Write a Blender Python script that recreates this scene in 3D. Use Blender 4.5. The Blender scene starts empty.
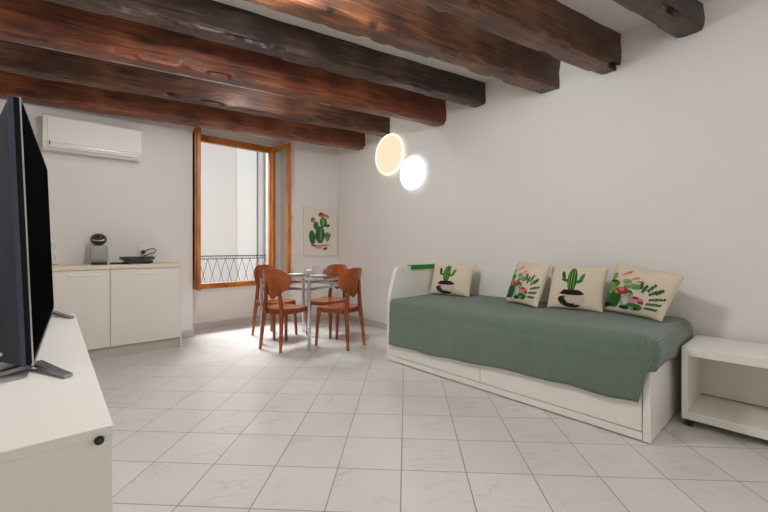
import bpy, bmesh, math, random
from mathutils import Vector, Matrix, noise
random.seed(7)
S = bpy.context.scene
COL = S.collection
PI = math.pi
R = math.radians

# ------------------------------------------------------------------ materials
def _c(c): return (c[0], c[1], c[2], 1.0)
def srgb(r, g, b):
    f = lambda v: (v/255/12.92) if v/255 <= 0.04045 else ((v/255+0.055)/1.055)**2.4
    return (f(r), f(g), f(b))
def mat(name, color, rough=0.5, metal=0.0, coat=0.0, bump=None, var=None, spec=0.5):
    m = bpy.data.materials.new(name); m.use_nodes = True
    nt = m.node_tree; b = nt.nodes['Principled BSDF']
    b.inputs['Base Color'].default_value = _c(color)
    b.inputs['Roughness'].default_value = rough
    b.inputs['Metallic'].default_value = metal
    b.inputs['Coat Weight'].default_value = coat
    b.inputs['Specular IOR Level'].default_value = spec
    tc = nt.nodes.new('ShaderNodeTexCoord')
    if var:
        sc, amt = var
        n = nt.nodes.new('ShaderNodeTexNoise'); n.inputs['Scale'].default_value = sc; n.inputs['Detail'].default_value = 4
        nt.links.new(tc.outputs['Object'], n.inputs['Vector'])
        r = nt.nodes.new('ShaderNodeMapRange')
        r.inputs['To Min'].default_value = 1-amt; r.inputs['To Max'].default_value = 1+amt*0.4
        nt.links.new(n.outputs['Fac'], r.inputs['Value'])
        mx = nt.nodes.new('ShaderNodeVectorMath'); mx.operation = 'SCALE'
        mx.inputs[0].default_value = color
        nt.links.new(r.outputs['Result'], mx.inputs['Scale'])
        nt.links.new(mx.outputs['Vector'], b.inputs['Base Color'])
    if bump:
        sc, st = bump
        n = nt.nodes.new('ShaderNodeTexNoise'); n.inputs['Scale'].default_value = sc; n.inputs['Detail'].default_value = 5
        nt.links.new(tc.outputs['Object'], n.inputs['Vector'])
        bp = nt.nodes.new('ShaderNodeBump'); bp.inputs['Strength'].default_value = st; bp.inputs['Distance'].default_value = 0.01
        nt.links.new(n.outputs['Fac'], bp.inputs['Height']); nt.links.new(bp.outputs['Normal'], b.inputs['Normal'])
    return m
def emit(name, color, strength):
    m = mat(name, (.04, .04, .04), 0.4); b = m.node_tree.nodes['Principled BSDF']
    b.inputs['Emission Color'].default_value = _c(color); b.inputs['Emission Strength'].default_value = strength
    return m

def wood(name, dark, mid, light, sx=1.5, sy=22, rough=0.45, knots=True, bump=0.4, coat=0.0):
    """grain runs along object X"""
    m = bpy.data.materials.new(name); m.use_nodes = True
    nt = m.node_tree; N = nt.nodes.new; L = nt.links.new; b = nt.nodes['Principled BSDF']
    tc = N('ShaderNodeTexCoord'); mp = N('ShaderNodeMapping'); mp.inputs['Scale'].default_value = (sx, sy, sy)
    L(tc.outputs['Object'], mp.inputs['Vector'])
    n1 = N('ShaderNodeTexNoise'); n1.inputs['Scale'].default_value = 1; n1.inputs['Detail'].default_value = 8; n1.inputs['Roughness'].default_value = .62; n1.inputs['Distortion'].default_value = .6
    L(mp.outputs['Vector'], n1.inputs['Vector'])
    n2 = N('ShaderNodeTexNoise'); n2.inputs['Scale'].default_value = 2.3; n2.inputs['Detail'].default_value = 3
    L(tc.outputs['Object'], n2.inputs['Vector'])
    ad = N('ShaderNodeMath'); ad.operation = 'MULTIPLY_ADD'; ad.inputs[1].default_value = .55
    L(n2.outputs['Fac'], ad.inputs[0]); 
    ml = N('ShaderNodeMath'); ml.operation = 'MULTIPLY'; ml.inputs[1].default_value = .55
    L(n1.outputs['Fac'], ml.inputs[0]); L(ml.outputs[0], ad.inputs[2])
    cr = N('ShaderNodeValToRGB'); e = cr.color_ramp.elements
    e[0].position = .40; e[0].color = _c(dark); e[1].position = .72; e[1].color = _c(light)
    k = cr.color_ramp.elements.new(.55); k.color = _c(mid)
    L(ad.outputs[0], cr.inputs['Fac'])
    out = cr.outputs['Color']
    if knots:
        mv = N('ShaderNodeMapping'); mv.inputs['Scale'].default_value = (1.6, 6, 6); L(tc.outputs['Object'], mv.inputs['Vector'])
        v = N('ShaderNodeTexVoronoi'); v.inputs['Scale'].default_value = 1.0; L(mv.outputs['Vector'], v.inputs['Vector'])
        mr = N('ShaderNodeMapRange'); mr.inputs['From Min'].default_value = .05; mr.inputs['From Max'].default_value = .22
        mr.inputs['To Min'].default_value = .22; mr.inputs['To Max'].default_value = 1.0
        L(v.outputs['Distance'], mr.inputs['Value'])
        sc = N('ShaderNodeVectorMath'); sc.operation = 'SCALE'; L(out, sc.inputs[0]); L(mr.outputs['Result'], sc.inputs['Scale'])
        out = sc.outputs['Vector']
    L(out, b.inputs['Base Color']); b.inputs['Roughness'].default_value = rough; b.inputs['Coat Weight'].default_value = coat; b.inputs['Coat Roughness'].default_value = .38
    bp = N('ShaderNodeBump'); bp.inputs['Strength'].default_value = bump; bp.inputs['Distance'].default_value = .01
    L(n1.outputs['Fac'], bp.inputs['Height']); L(bp.outputs['Normal'], b.inputs['Normal'])
    return m

def glass(name, tint=(1, 1, 1), refl=.12, rough=0.0):
    m = bpy.data.materials.new(name); m.use_nodes = True
    nt = m.node_tree; N = nt.nodes.new; L = nt.links.new
    nt.nodes.remove(nt.nodes['Principled BSDF']); o = nt.nodes['Material Output']
    t = N('ShaderNodeBsdfTransparent'); t.inputs['Color'].default_value = _c(tint)
    g = N('ShaderNodeBsdfGlossy'); g.inputs['Roughness'].default_value = rough
    lw = N('ShaderNodeLayerWeight'); lw.inputs['Blend'].default_value = .5
    pw_ = N('ShaderNodeMath'); pw_.operation = 'POWER'; pw_.inputs[1].default_value = 5; L(lw.outputs['Facing'], pw_.inputs[0])
    ma = N('ShaderNodeMath'); ma.operation = 'MULTIPLY_ADD'; ma.inputs[1].default_value = .8; ma.inputs[2].default_value = .05; L(pw_.outputs[0], ma.inputs[0])
    ge = N('ShaderNodeNewGeometry'); inv_ = N('ShaderNodeMath'); inv_.operation = 'SUBTRACT'; inv_.inputs[0].default_value = 1; L(ge.outputs['Backfacing'], inv_.inputs[1])
    f = N('ShaderNodeMath'); f.operation = 'MULTIPLY'; L(ma.outputs[0], f.inputs[0]); L(inv_.outputs[0], f.inputs[1])
    mx = N('ShaderNodeMixShader'); L(f.outputs[0], mx.inputs[0]); L(t.outputs[0], mx.inputs[1]); L(g.outputs[0], mx.inputs[2])
    L(mx.outputs[0], o.inputs['Surface'])
    return m

def floor_mat():
    m = bpy.data.materials.new('marble_tiles'); m.use_nodes = True
    nt = m.node_tree; N = nt.nodes.new; L = nt.links.new; b = nt.nodes['Principled BSDF']
    tc = N('ShaderNodeTexCoord')
    sub = N('ShaderNodeVectorMath'); sub.operation = 'SUBTRACT'; sub.inputs[1].default_value = (.934, 1.424, 0)
    L(tc.outputs['Object'], sub.inputs[0])
    rt = N('ShaderNodeVectorRotate'); rt.rotation_type = 'Z_AXIS'; rt.inputs['Angle'].default_value = R(45.27)
    L(sub.outputs[0], rt.inputs['Vector'])
    sc = N('ShaderNodeVectorMath'); sc.operation = 'SCALE'; sc.inputs['Scale'].default_value = 1/.33005
    L(rt.outputs[0], sc.inputs[0])
    fr = N('ShaderNodeVectorMath'); fr.operation = 'FRACTION'; L(sc.outputs[0], fr.inputs[0])
    fl = N('ShaderNodeVectorMath'); fl.operation = 'FLOOR'; L(sc.outputs[0], fl.inputs[0])
    s2 = N('ShaderNodeVectorMath'); s2.operation = 'SUBTRACT'; s2.inputs[1].default_value = (.5, .5, .5); L(fr.outputs[0], s2.inputs[0])
    ab = N('ShaderNodeVectorMath'); ab.operation = 'ABSOLUTE'; L(s2.outputs[0], ab.inputs[0])
    sp = N('ShaderNodeSeparateXYZ'); L(ab.outputs[0], sp.inputs[0])
    mx = N('ShaderNodeMath'); mx.operation = 'MAXIMUM'; L(sp.outputs[0], mx.inputs[0]); L(sp.outputs[1], mx.inputs[1])
    gr = N('ShaderNodeMapRange'); gr.inputs['From Min'].default_value = .4895; gr.inputs['From Max'].default_value = .4945
    L(mx.outputs[0], gr.inputs['Value'])
    # veins, different in every tile
    wn = N('ShaderNodeTexWhiteNoise'); wn.noise_dimensions = '3D'; 
    fz = N('ShaderNodeVectorMath'); fz.operation = 'MULTIPLY'; fz.inputs[1].default_value = (1, 1, 0); L(fl.outputs[0], fz.inputs[0])
    L(fz.outputs[0], wn.inputs['Vector'])
    of = N('ShaderNodeVectorMath'); of.operation = 'SCALE'; of.inputs['Scale'].default_value = 30; L(wn.outputs['Color'], of.inputs[0])
    pz = N('ShaderNodeVectorMath'); pz.operation = 'ADD'; L(sc.outputs[0], pz.inputs[0]); L(of.outputs[0], pz.inputs[1])
    mp = N('ShaderNodeMapping'); mp.inputs['Scale'].default_value = (1.0, 2.4, 1); mp.inputs['Rotation'].default_value = (0, 0, R(35)); L(pz.outputs[0], mp.inputs['Vector'])
    n1 = N('ShaderNodeTexNoise'); n1.inputs['Scale'].default_value = .9; n1.inputs['Detail'].default_value = 7; n1.inputs['Distortion'].default_value = 1.2
    L(mp.outputs[0], n1.inputs['Vector'])
    r1 = N('ShaderNodeMath'); r1.operation = 'SUBTRACT'; r1.inputs[1].default_value = .5; L(n1.outputs['Fac'], r1.inputs[0])
    r2 = N('ShaderNodeMath'); r2.operation = 'ABSOLUTE'; L(r1.outputs[0], r2.inputs[0])
    vr = N('ShaderNodeMapRange'); vr.inputs['From Min'].default_value = 0; vr.inputs['From Max'].default_value = .035; vr.inputs['To Min'].default_value = 1; vr.inputs['To Max'].default_value = 0
    L(r2.outputs[0], vr.inputs['Value'])
    n2 = N('ShaderNodeTexNoise'); n2.inputs['Scale'].default_value = 1.1; n2.inputs['Detail'].default_value = 3; L(pz.outputs[0], n2.inputs['Vector'])
    mk = N('ShaderNodeMapRange'); mk.inputs['From Min'].default_value = .48; mk.inputs['From Max'].default_value = .66; L(n2.outputs['Fac'], mk.inputs['Value'])
    vm = N('ShaderNodeMath'); vm.operation = 'MULTIPLY'; L(vr.outputs[0], vm.inputs[0]); L(mk.outputs[0], vm.inputs[1])
    vs = N('ShaderNodeMath'); vs.operation = 'MULTIPLY'; vs.inputs[1].default_value = .25; L(vm.outputs[0], vs.inputs[0])
    # tile base tone
    tb = N('ShaderNodeMix'); tb.data_type = 'RGBA'
    tb.inputs['A'].default_value = _c(srgb(219, 214, 208)); tb.inputs['B'].default_value = _c(srgb(207, 202, 197))
    cl = N('ShaderNodeMix'); cl.data_type = 'FLOAT'; cl.inputs['Factor'].default_value = .5
    L(wn.outputs['Value'], cl.inputs['A']); L(n2.outputs['Fac'], cl.inputs['B'])
    L(cl.outputs['Result'], tb.inputs['Factor'])
    v2 = N('ShaderNodeMix'); v2.data_type = 'RGBA'; v2.inputs['B'].default_value = _c(srgb(150, 146, 144))
    L(vs.outputs[0], v2.inputs['Factor']); L(tb.outputs['Result'], v2.inputs['A'])
    g2 = N('ShaderNodeMix'); g2.data_type = 'RGBA'; g2.inputs['B'].default_value = _c(srgb(140, 130, 122))
    L(gr.outputs[0], g2.inputs['Factor']); L(v2.outputs['Result'], g2.inputs['A'])
    L(g2.outputs['Result'], b.inputs['Base Color'])
    rr = N('ShaderNodeMapRange'); rr.inputs['To Min'].default_value = .22; rr.inputs['To Max'].default_value = .7; L(gr.outputs[0], rr.inputs['Value'])
    L(rr.outputs[0], b.inputs['Roughness'])
    bp = N('ShaderNodeBump'); bp.invert = True; bp.inputs['Strength'].default_value = .3; bp.inputs['Distance'].default_value = .002
    L(gr.outputs[0], bp.inputs['Height']); L(bp.outputs['Normal'], b.inputs['Normal'])
    return m

def rib_mat():
    """ribbed cotton coverlet: fine cords follow UV.x (metres)"""
    m = bpy.data.materials.new('ribbed_green_cotton'); m.use_nodes = True
    nt = m.node_tree; N = nt.nodes.new; L = nt.links.new; b = nt.nodes['Principled BSDF']
    uv = N('ShaderNodeUVMap'); sp = N('ShaderNodeSeparateXYZ'); L(uv.outputs[0], sp.inputs[0])
    ml = N('ShaderNodeMath'); ml.operation = 'MULTIPLY'; ml.inputs[1].default_value = 2*PI/.0125; L(sp.outputs[0], ml.inputs[0])
    sn = N('ShaderNodeMath'); sn.operation = 'SINE'; L(ml.outputs[0], sn.inputs[0])
    mr = N('ShaderNodeMapRange'); mr.inputs['From Min'].default_value = -1; L(sn.outputs[0], mr.inputs['Value'])
    cm = N('ShaderNodeMix'); cm.data_type = 'RGBA'; cm.inputs['A'].default_value = _c(srgb(95, 109, 99)); cm.inputs['B'].default_value = _c(srgb(116, 131, 120))
    L(mr.outputs[0], cm.inputs['Factor'])
    tc = N('ShaderNodeTexCoord'); n = N('ShaderNodeTexNoise'); n.inputs['Scale'].default_value = 9; n.inputs['Detail'].default_value = 5; L(tc.outputs['Object'], n.inputs['Vector'])
    r2 = N('ShaderNodeMapRange'); r2.inputs['To Min'].default_value = .86; r2.inputs['To Max'].default_value = 1.1; L(n.outputs['Fac'], r2.inputs['Value'])
    sc = N('ShaderNodeVectorMath'); sc.operation = 'SCALE'; L(cm.outputs['Result'], sc.inputs[0]); L(r2.outputs[0], sc.inputs['Scale'])
    L(sc.outputs[0], b.inputs['Base Color']); b.inputs['Roughness'].default_value = .95; b.inputs['Sheen Weight'].default_value = .25
    b.inputs['Specular IOR Level'].default_value = .2
    bp = N('ShaderNodeBump'); bp.inputs['Strength'].default_value = .6; bp.inputs['Distance'].default_value = .004
    L(mr.outputs[0], bp.inputs['Height']); L(bp.outputs['Normal'], b.inputs['Normal'])
    return m

M = {}
M['wall'] = mat('wall_plaster', srgb(230, 227, 223), .9, bump=(14, .06), var=(1.2, .02))
M['ceil'] = mat('ceiling_plaster', srgb(226, 222, 216), .95, bump=(10, .12))
M['base'] = mat('grey_marble_skirting', srgb(204, 197, 193), .35, var=(9, .08))
M['floor'] = floor_mat()
M['white'] = mat('white_laminate', srgb(233, 230, 222), .38, var=(3, .01))
M['white_in'] = mat('white_laminate_inside', srgb(226, 221, 210), .5)
M['cab'] = mat('matt_white_door', srgb(226, 220, 212), .45)
M['plinth'] = mat('plinth_grey', srgb(196, 188, 178), .35)
M['worktop'] = mat('cream_worktop', srgb(226, 214, 190), .35, var=(30, .05))
M['pull'] = mat('recess_pull', srgb(205, 201, 196), .3, .3)
M['plastic_w'] = mat('white_plastic', srgb(232, 229, 222), .35)
M['plastic_b'] = mat('black_plastic', (.008, .007, .007), .3)
M['gap'] = mat('gap_shade_paint', (.05, .045, .04), .8)  # dark colour standing in for shade inside gaps and holes
M['tvback'] = mat('tv_back_grey', srgb(50, 54, 64), .45, bump=(180, .05))
M['tvedge'] = mat('tv_edge_steel', srgb(64, 71, 86), .45, .2)
M['bezel'] = mat('bezel_black', (.008, .008, .009), .6, spec=.15)
M['screen'] = mat('tv_screen', (.003, .003, .003), .55, spec=0.0); M['screen'].node_tree.nodes['Principled BSDF'].inputs['IOR'].default_value = 1.0
M['chrome'] = mat('chrome', (.62, .63, .64), .12, 1.0)
M['chrome2'] = mat('brushed_steel', (.55, .56, .57), .3, 1.0)
M['footm'] = mat('foot_metal', (.34, .34, .35), .38, 1.0)
M['iron'] = mat('black_iron', (.03, .03, .032), .5, .4)
M['rubber'] = mat('black_rubber', (.01, .01, .01), .6)
M['green'] = mat('bright_green_foam', srgb(20, 132, 32), .6)
M['machine'] = mat('grey_machine_shell', srgb(160, 160, 148), .4)
M['head'] = mat('dark_machine_head', srgb(38, 20, 18), .12, coat=.5)
M['linen'] = mat('beige_linen', srgb(218, 204, 181), .95, bump=(120, .25), var=(30, .07), spec=.15)
M['canvas'] = mat('white_canvas', srgb(226, 218, 207), .9, bump=(200, .1))
M['rib'] = rib_mat()
M['glass'] = glass('clear_glass', (.97, .985, .98))
M['tglass'] = glass('table_glass', (.86, .93, .90))
M['facade'] = mat('facade_plaster', srgb(226, 218, 212), .95, bump=(6, .2), var=(1.5, .05))
M['facade2'] = mat('facade_cream', srgb(242, 236, 228), .95, bump=(6, .1))
M['pipe'] = mat('zinc_pipe', srgb(212, 206, 204), .6)
M['paving'] = mat('alley_paving', srgb(170, 165, 158), .9, var=(3, .2))
M['pine'] = wood('varnished_pine', srgb(132, 74, 24), srgb(188, 112, 44), srgb(214, 144, 72), 20, 20, .35, False, .1)
M['pine_v'] = wood('varnished_pine_upright', srgb(132, 74, 24), srgb(190, 114, 44), srgb(216, 146, 72), 22, 22, .35, False, .1)
M['pine_v'].node_tree.nodes['Mapping'].inputs['Scale'].default_value = (30, 30, 2)
M['chairwood'] = wood('cherry_plywood', srgb(122, 52, 16), srgb(156, 76, 26), srgb(180, 98, 40), 8, 8, .3, False, .04, .25)
M['chairleg'] = wood('cherry_leg', srgb(110, 46, 14), srgb(144, 68, 24), srgb(168, 88, 36), 12, 12, .35, False, .04, .2)
M['warm'] = emit('warm_light_disc', (1.0, .79, .55), 1.0)
M['warmrim'] = emit('warm_light_rim', (1.0, .86, .62), 1.5)
M['cool'] = emit('cool_light_disc', (.88, .95, 1.0), 1.7)
M['coolrim'] = emit('cool_light_rim', (.80, .91, 1.0), 1.6)
for k, v in dict(ink_green=(58, 112, 50), ink_dark=(34, 66, 36), ink_light=(128, 158, 84), ink_olive=(92, 116, 52), ink_red=(164, 58, 64),
                 ink_pink=(206, 134, 128), ink_blue=(142, 158, 164), ink_black=(44, 36, 40), ink_soil=(58, 30, 34), ink_pot=(198, 190, 172),
                 ink_salmon=(184, 122, 100), ink_sage=(112, 142, 110), ink_sand=(196, 158, 128), ink_brown=(128, 78, 58), ink_teal=(74, 98, 84)).items():
    M[k] = mat(k, srgb(*v), .95, spec=.1, var=(60, .12))

# ------------------------------------------------------------------ helpers
def obj(name, bm, m, parent=None, smooth=False, loc=None, rz=None):
    me = bpy.data.meshes.new(name)
    bmesh.ops.recalc_face_normals(bm, faces=bm.faces[:])
    bm.to_mesh(me); bm.free()
    if smooth:
        for p in me.polygons: p.use_smooth = True
        try: me.set_sharp_from_angle(angle=R(40))
        except Exception: pass
    for mm in (m if isinstance(m, (list, tuple)) else [m]): me.materials.append(mm)
    o = bpy.data.objects.new(name, me); COL.objects.link(o)
    if parent: o.parent = parent
    if loc: o.location = loc
    if rz is not None: o.rotation_euler.z = rz
    return o
def tag(o, label, cat, group=None):
    o['label'] = label; o['category'] = cat
    if group: o['group'] = group
    return o
def thing(name, label, cat, loc=(0, 0, 0), rz=0, group=None):
    o = bpy.data.objects.new(name, None); COL.objects.link(o); o.empty_display_size = .1
    o.location = loc; o.rotation_euler.z = rz
    return tag(o, label, cat, group)
def struct(o):
    o['kind'] = 'structure'; return o
def box(bm, x0, x1, y0, y1, z0, z1, bev=0, seg=2, mi=0):
    r = bmesh.ops.create_cube(bm, size=1)
    vs = r['verts']
    for v in vs:
        v.co = Vector((x0+(v.co.x+.5)*(x1-x0), y0+(v.co.y+.5)*(y1-y0), z0+(v.co.z+.5)*(z1-z0)))
    fs = set(f for v in vs for f in v.link_faces)
    if mi:
        for f in fs: f.material_index = mi
    if bev:
        es = set(e for v in vs for e in v.link_edges)
        bmesh.ops.bevel(bm, geom=list(es), offset=bev, segments=seg, affect='EDGES', profile=.5)
    return bm
def nb(*a, **k): return box(bmesh.new(), *a, **k)
def tube(bm, pts, rad, n=10, cap=True, closed=False):
    pts = [Vector(p) for p in pts]
    rads = rad if isinstance(rad, (list, tuple)) else [rad]*len(pts)
    rings = []
    up = None
    for i, p in enumerate(pts):
        a = pts[i-1] if (i > 0 or closed) else pts[0]
        b = pts[(i+1) % len(pts)] if (i < len(pts)-1 or closed) else pts[-1]
        t = (b-a).normalized()
        if up is None:
            up = Vector((0, 0, 1)) if abs(t.z) < .9 else Vector((1, 0, 0))
        s = t.cross(up)
        if s.length < 1e-4: s = t.cross(Vector((0, 1, 0)))
        s.normalize(); u = s.cross(t).normalized(); up = u
        rings.append([bm.verts.new(p+(s*math.cos(2*PI*k/n)+u*math.sin(2*PI*k/n))*rads[i]) for k in range(n)])
    m = len(rings)
    for i in range(m if closed else m-1):
        A, B = rings[i], rings[(i+1) % m]
        for k in range(n): bm.faces.new((A[k], A[(k+1) % n], B[(k+1) % n], B[k]))
    if cap and not closed:
        bm.faces.new(rings[0]); bm.faces.new(rings[-1][::-1])
    return bm
def lathe(bm, prof, n=24, c=(0, 0, 0)):
    """prof [(r,z)]; r==0 allowed at the ends"""
    c = Vector(c); rings = []
    for r, z in prof:
        if r < 1e-6: rings.append([bm.verts.new(c+Vector((0, 0, z)))])
        else: rings.append([bm.verts.new(c+Vector((r*math.cos(2*PI*k/n), r*math.sin(2*PI*k/n), z))) for k in range(n)])
    for A, B in zip(rings, rings[1:]):
        for k in range(n):
            a0, a1 = A[k % len(A)], A[(k+1) % len(A)]; b0, b1 = B[k % len(B)], B[(k+1) % len(B)]
            f = [a0, a1, b1, b0] if len(A) > 1 and len(B) > 1 else ([a0, b1, b0] if len(A) == 1 else [a0, a1, b0])
            if len(set(f)) > 2: bm.faces.new(f)
    return bm
def beam_bar(bm, p, q, wa, wb, up=Vector((0, 0, 1)), bev=0):
    """straight bar p->q with cross-section wa x wb, optional taper tuples"""
    p, q = Vector(p), Vector(q); t = (q-p).normalized(); s = t.cross(up)
    if s.length < 1e-3: s = t.cross(Vector((0, 1, 0)))
    s.normalize(); u = s.cross(t).normalized()
    wa = wa if isinstance(wa, tuple) else (wa, wa); wb = wb if isinstance(wb, tuple) else (wb, wb)
    V = []
    for c, a, b in ((p, wa[0], wb[0]), (q, wa[1], wb[1])):
        for i, j in ((-1, -1), (1, -1), (1, 1), (-1, 1)): V.append(bm.verts.new(c+s*a*.5*i+u*b*.5*j))
    F = [(0, 1, 2, 3), (7, 6, 5, 4)]+[(i, (i+1) % 4+0, (i+1) % 4+4, i+4) for i in range(4)]
    for f in F: bm.faces.new([V[k] for k in f])
    if bev:
        es = set(e for v in V for e in v.link_edges); bmesh.ops.bevel(bm, geom=list(es), offset=bev, segments=2, affect='EDGES')
    return bm
def swept(bm, path, prof):
    """sweep rectangle-ish legs: path list of (point, half_x, half_y) rounded octagon section, vertical-ish"""
    rings = []
    for p, a, b in path:
        p = Vector(p); c = .6
        pts = [(-a, -b*c), (-a*c, -b), (a*c, -b), (a, -b*c), (a, b*c), (a*c, b), (-a*c, b), (-a, b*c)]
        rings.append([bm.verts.new(p+Vector((x, y, 0))) for x, y in pts])
    for A, B in zip(rings, rings[1:]):
        for k in range(8): bm.faces.new((A[k], A[(k+1) % 8], B[(k+1) % 8], B[k]))
    bm.faces.new(rings[0]); bm.faces.new(rings[-1][::-1])
    return bm
def copy_tree(o, parent=None):
    c = o.copy(); COL.objects.link(c); c.parent = parent
    for ch in list(o.children): copy_tree(ch, c)
    return c

XL, XR, YB, YR, H = -.46, 3.64, 5.35, -2.4, 2.93
YN = 5.73      # window plane

# ------------------------------------------------------------------ shell
struct(obj('floor', nb(XL-.2, XR+.2, YR-.2, YN+.02, -.08, 0), M['floor']))
struct(obj('ceiling', nb(XL-.2, XR+.2, YR-.2, YN+.3, H, H+.1), M['ceil']))
SY0, SY1 = -2.1, -.45      # unseen side window opening, added to let fill light in
bm = nb(XR, XR+.2, YR-.2, SY0, 0, H); box(bm, XR, XR+.2, SY1, YN+.3, 0, H); box(bm, XR, XR+.2, SY0, SY1, 0, .5); box(bm, XR, XR+.2, SY0, SY1, 2.4, H)
struct(obj('wall_right', bm, M['wall']))
bm = bmesh.new()
for a, b in ((SY0, SY0+.07), (SY1-.07, SY1), ((SY0+SY1)/2-.05, (SY0+SY1)/2+.05)): box(bm, XR+.05, XR+.12, a, b, .5, 2.4)
for a, b in ((.5, .57), (2.33, 2.4)): box(bm, XR+.05, XR+.12, SY0, SY1, a, b)
struct(obj('added_side_window', bm, M['pine']))  # frame of the added, unseen side window
struct(obj('wall_left', nb(XL-.2, XL, YR-.2, YN+.3, 0, H), M['wall']))
NX0, NX1 = 1.505, 2.94
def prism(bm, pts, z0, z1):
    A = [bm.verts.new((x, y, z0)) for x, y in pts]; B = [bm.verts.new((x, y, z1)) for x, y in pts]
    for k in range(len(pts)): bm.faces.new((A[k], A[(k+1) % len(pts)], B[(k+1) % len(pts)], B[k]))
    bm.faces.new(A[::-1]); bm.faces.new(B); return bm
WY0, WY1 = 5.30, 5.16      # the short wall right of the window runs slightly askew
bm = nb(XL, NX0, YB, YN+.25, 0, H); prism(bm, [(NX1, WY0), (XR, WY1), (XR, YN+.25), (NX1, YN+.25)], 0, H)
box(bm, NX0, NX1, YB, YN+.25, 2.84, H)
box(bm, NX0, NX1, YN+.03, YN+.25, 0, .56); box(bm, NX0, NX1, YN+.03, YN+.25, 2.715, 2.84)
box(bm, NX0, 1.60, YN+.03, YN+.25, .56, 2.715); box(bm, 2.80, NX1, YN+.03, YN+.25, .56, 2.715)
struct(obj('wall_back', bm, M['wall']))
# rear wall; its large unseen window opening is added for fill light
RX0, RX1, RZ0, RZ1 = .9, 3.1, .5, 2.4
bm = nb(XL, RX0, YR-.2, YR, 0, H); box(bm, RX1, XR, YR-.2, YR, 0, H); box(bm, RX0, RX1, YR-.2, YR, 0, RZ0); box(bm, RX0, RX1, YR-.2, YR, RZ1, H)
struct(obj('wall_rear', bm, M['wall']))
bm = bmesh.new()
for a, b in ((RX0, RX0+.07), (RX1-.07, RX1), ((RX0+RX1)/2-.05, (RX0+RX1)/2+.05)): box(bm, a, b, YR-.12, YR-.05, RZ0, RZ1)
for a, b in ((RZ0, RZ0+.07), (RZ1-.07, RZ1)): box(bm, RX0, RX1, YR-.12, YR-.05, a, b)
struct(obj('added_rear_window', bm, M['pine']))  # frame of the added, unseen rear window
BT, BH = .014, .082
struct(obj('baseboard_right', nb(XR-BT, XR, YR, WY1, 0, BH, bev=.003), M['base']))
bm = nb(1.26, NX0+BT, YB-BT, YB, 0, BH, bev=.003); prism(bm, [(NX1-BT, WY0-BT), (XR-BT, WY1-BT), (XR-BT, WY1+.003), (NX1-BT, WY0+.003)], 0, BH)
box(bm, NX0, NX0+BT, YB, YN+.03, 0, BH, bev=.003); box(bm, NX1-BT, NX1, YB, YN+.03, 0, BH, bev=.003)
box(bm, NX0+BT, NX1-BT, YN+.03-BT, YN+.03, 0, BH, bev=.003)
struct(obj('baseboard_back', bm, M['base']))
struct(obj('baseboard_left', nb(XL, XL+BT, YR, 4.85, 0, BH, bev=.003), M['base']))
struct(obj('trim_1', nb(1.56, 2.86, YN-.01, YN+.03, .535, .56, bev=.004), M['white']))

# ------------------------------------------------------------------ window 1 (pine casement, both leaves open inwards)
win = thing('window_1', '', ''); del win['label']; del win['category']; win['kind'] = 'structure'
FX0, FX1, FZ0, FZ1 = 1.60, 2.80, .56, 2.715
fy0, fy1 = YN-.02, YN+.05
bm = nb(FX0, FX0+.062, fy0, fy1, FZ0, FZ1, bev=.004)
box(bm, FX1-.062, FX1, fy0, fy1, FZ0, FZ1, bev=.004)
obj('window_frame', bm, M['pine_v'], win)
bm = nb(FX0+.062, FX1-.062, fy0, fy1, FZ1-.095, FZ1, bev=.006)
box(bm, FX0+.062, FX1-.062, fy0-.012, fy1, FZ0, FZ0+.075, bev=.006)
obj('window_rail', bm, M['pine'], win)
def leaf(hx, ang, side, handle=True):
    """leaf hinged at (hx, fy0); width .46; side=+1 leaf body grows along local +x from the hinge"""
    e = bpy.data.objects.new('window_casement', None); COL.objects.link(e); e.parent = win
    e.location = (hx, fy0, 0); e.rotation_euler.z = ang
    W, z0, z1, st, th = .47, FZ0+.03, FZ1-.02, .062, .048
    bm = nb(0, st, -th/2, th/2, z0, z1, bev=.006); box(bm, W-st, W, -th/2, th/2, z0, z1, bev=.006)
    for a in (.010,):
        box(bm, W-.004, W+.012, -th/2+.006, th/2-.006, z0, z1, bev=.003)
    obj('casement_stile', bm, M['pine_v'], e)
    bm = nb(st, W-st, -th/2+.003, th/2-.003, z0, z0+.08, bev=.004); box(bm, st, W-st, -th/2+.003, th/2-.003, z1-.065, z1, bev=.004)
    obj('casement_rail', bm, M['pine'], e)
    obj('glass_pane', nb(st, W-st, -.003, .003, z0+.08, z1-.065), M['glass'], e)
    if not handle: return e
    bm = bmesh.new()
    tube(bm, [(W-.03, side*th/2, 1.62), (W-.03, side*(th/2+.035), 1.62), (W-.03, side*(th/2+.037), 1.52)], .008, 8)
    box(bm, W-.042, W-.018, side*th/2-.004, side*th/2+.004, 1.57, 1.68, bev=.002)
    obj('casement_handle', bm, M['chrome2'], e, smooth=True)
    return e
lf = leaf(1.632, R(-100), 1, False)
obj('shutter_panel', nb(.03, .44, -.042, -.026, FZ0+.05, FZ1-.05, bev=.002), M['pine_v'], lf)
leaf(2.772, R(-84), 1)

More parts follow.
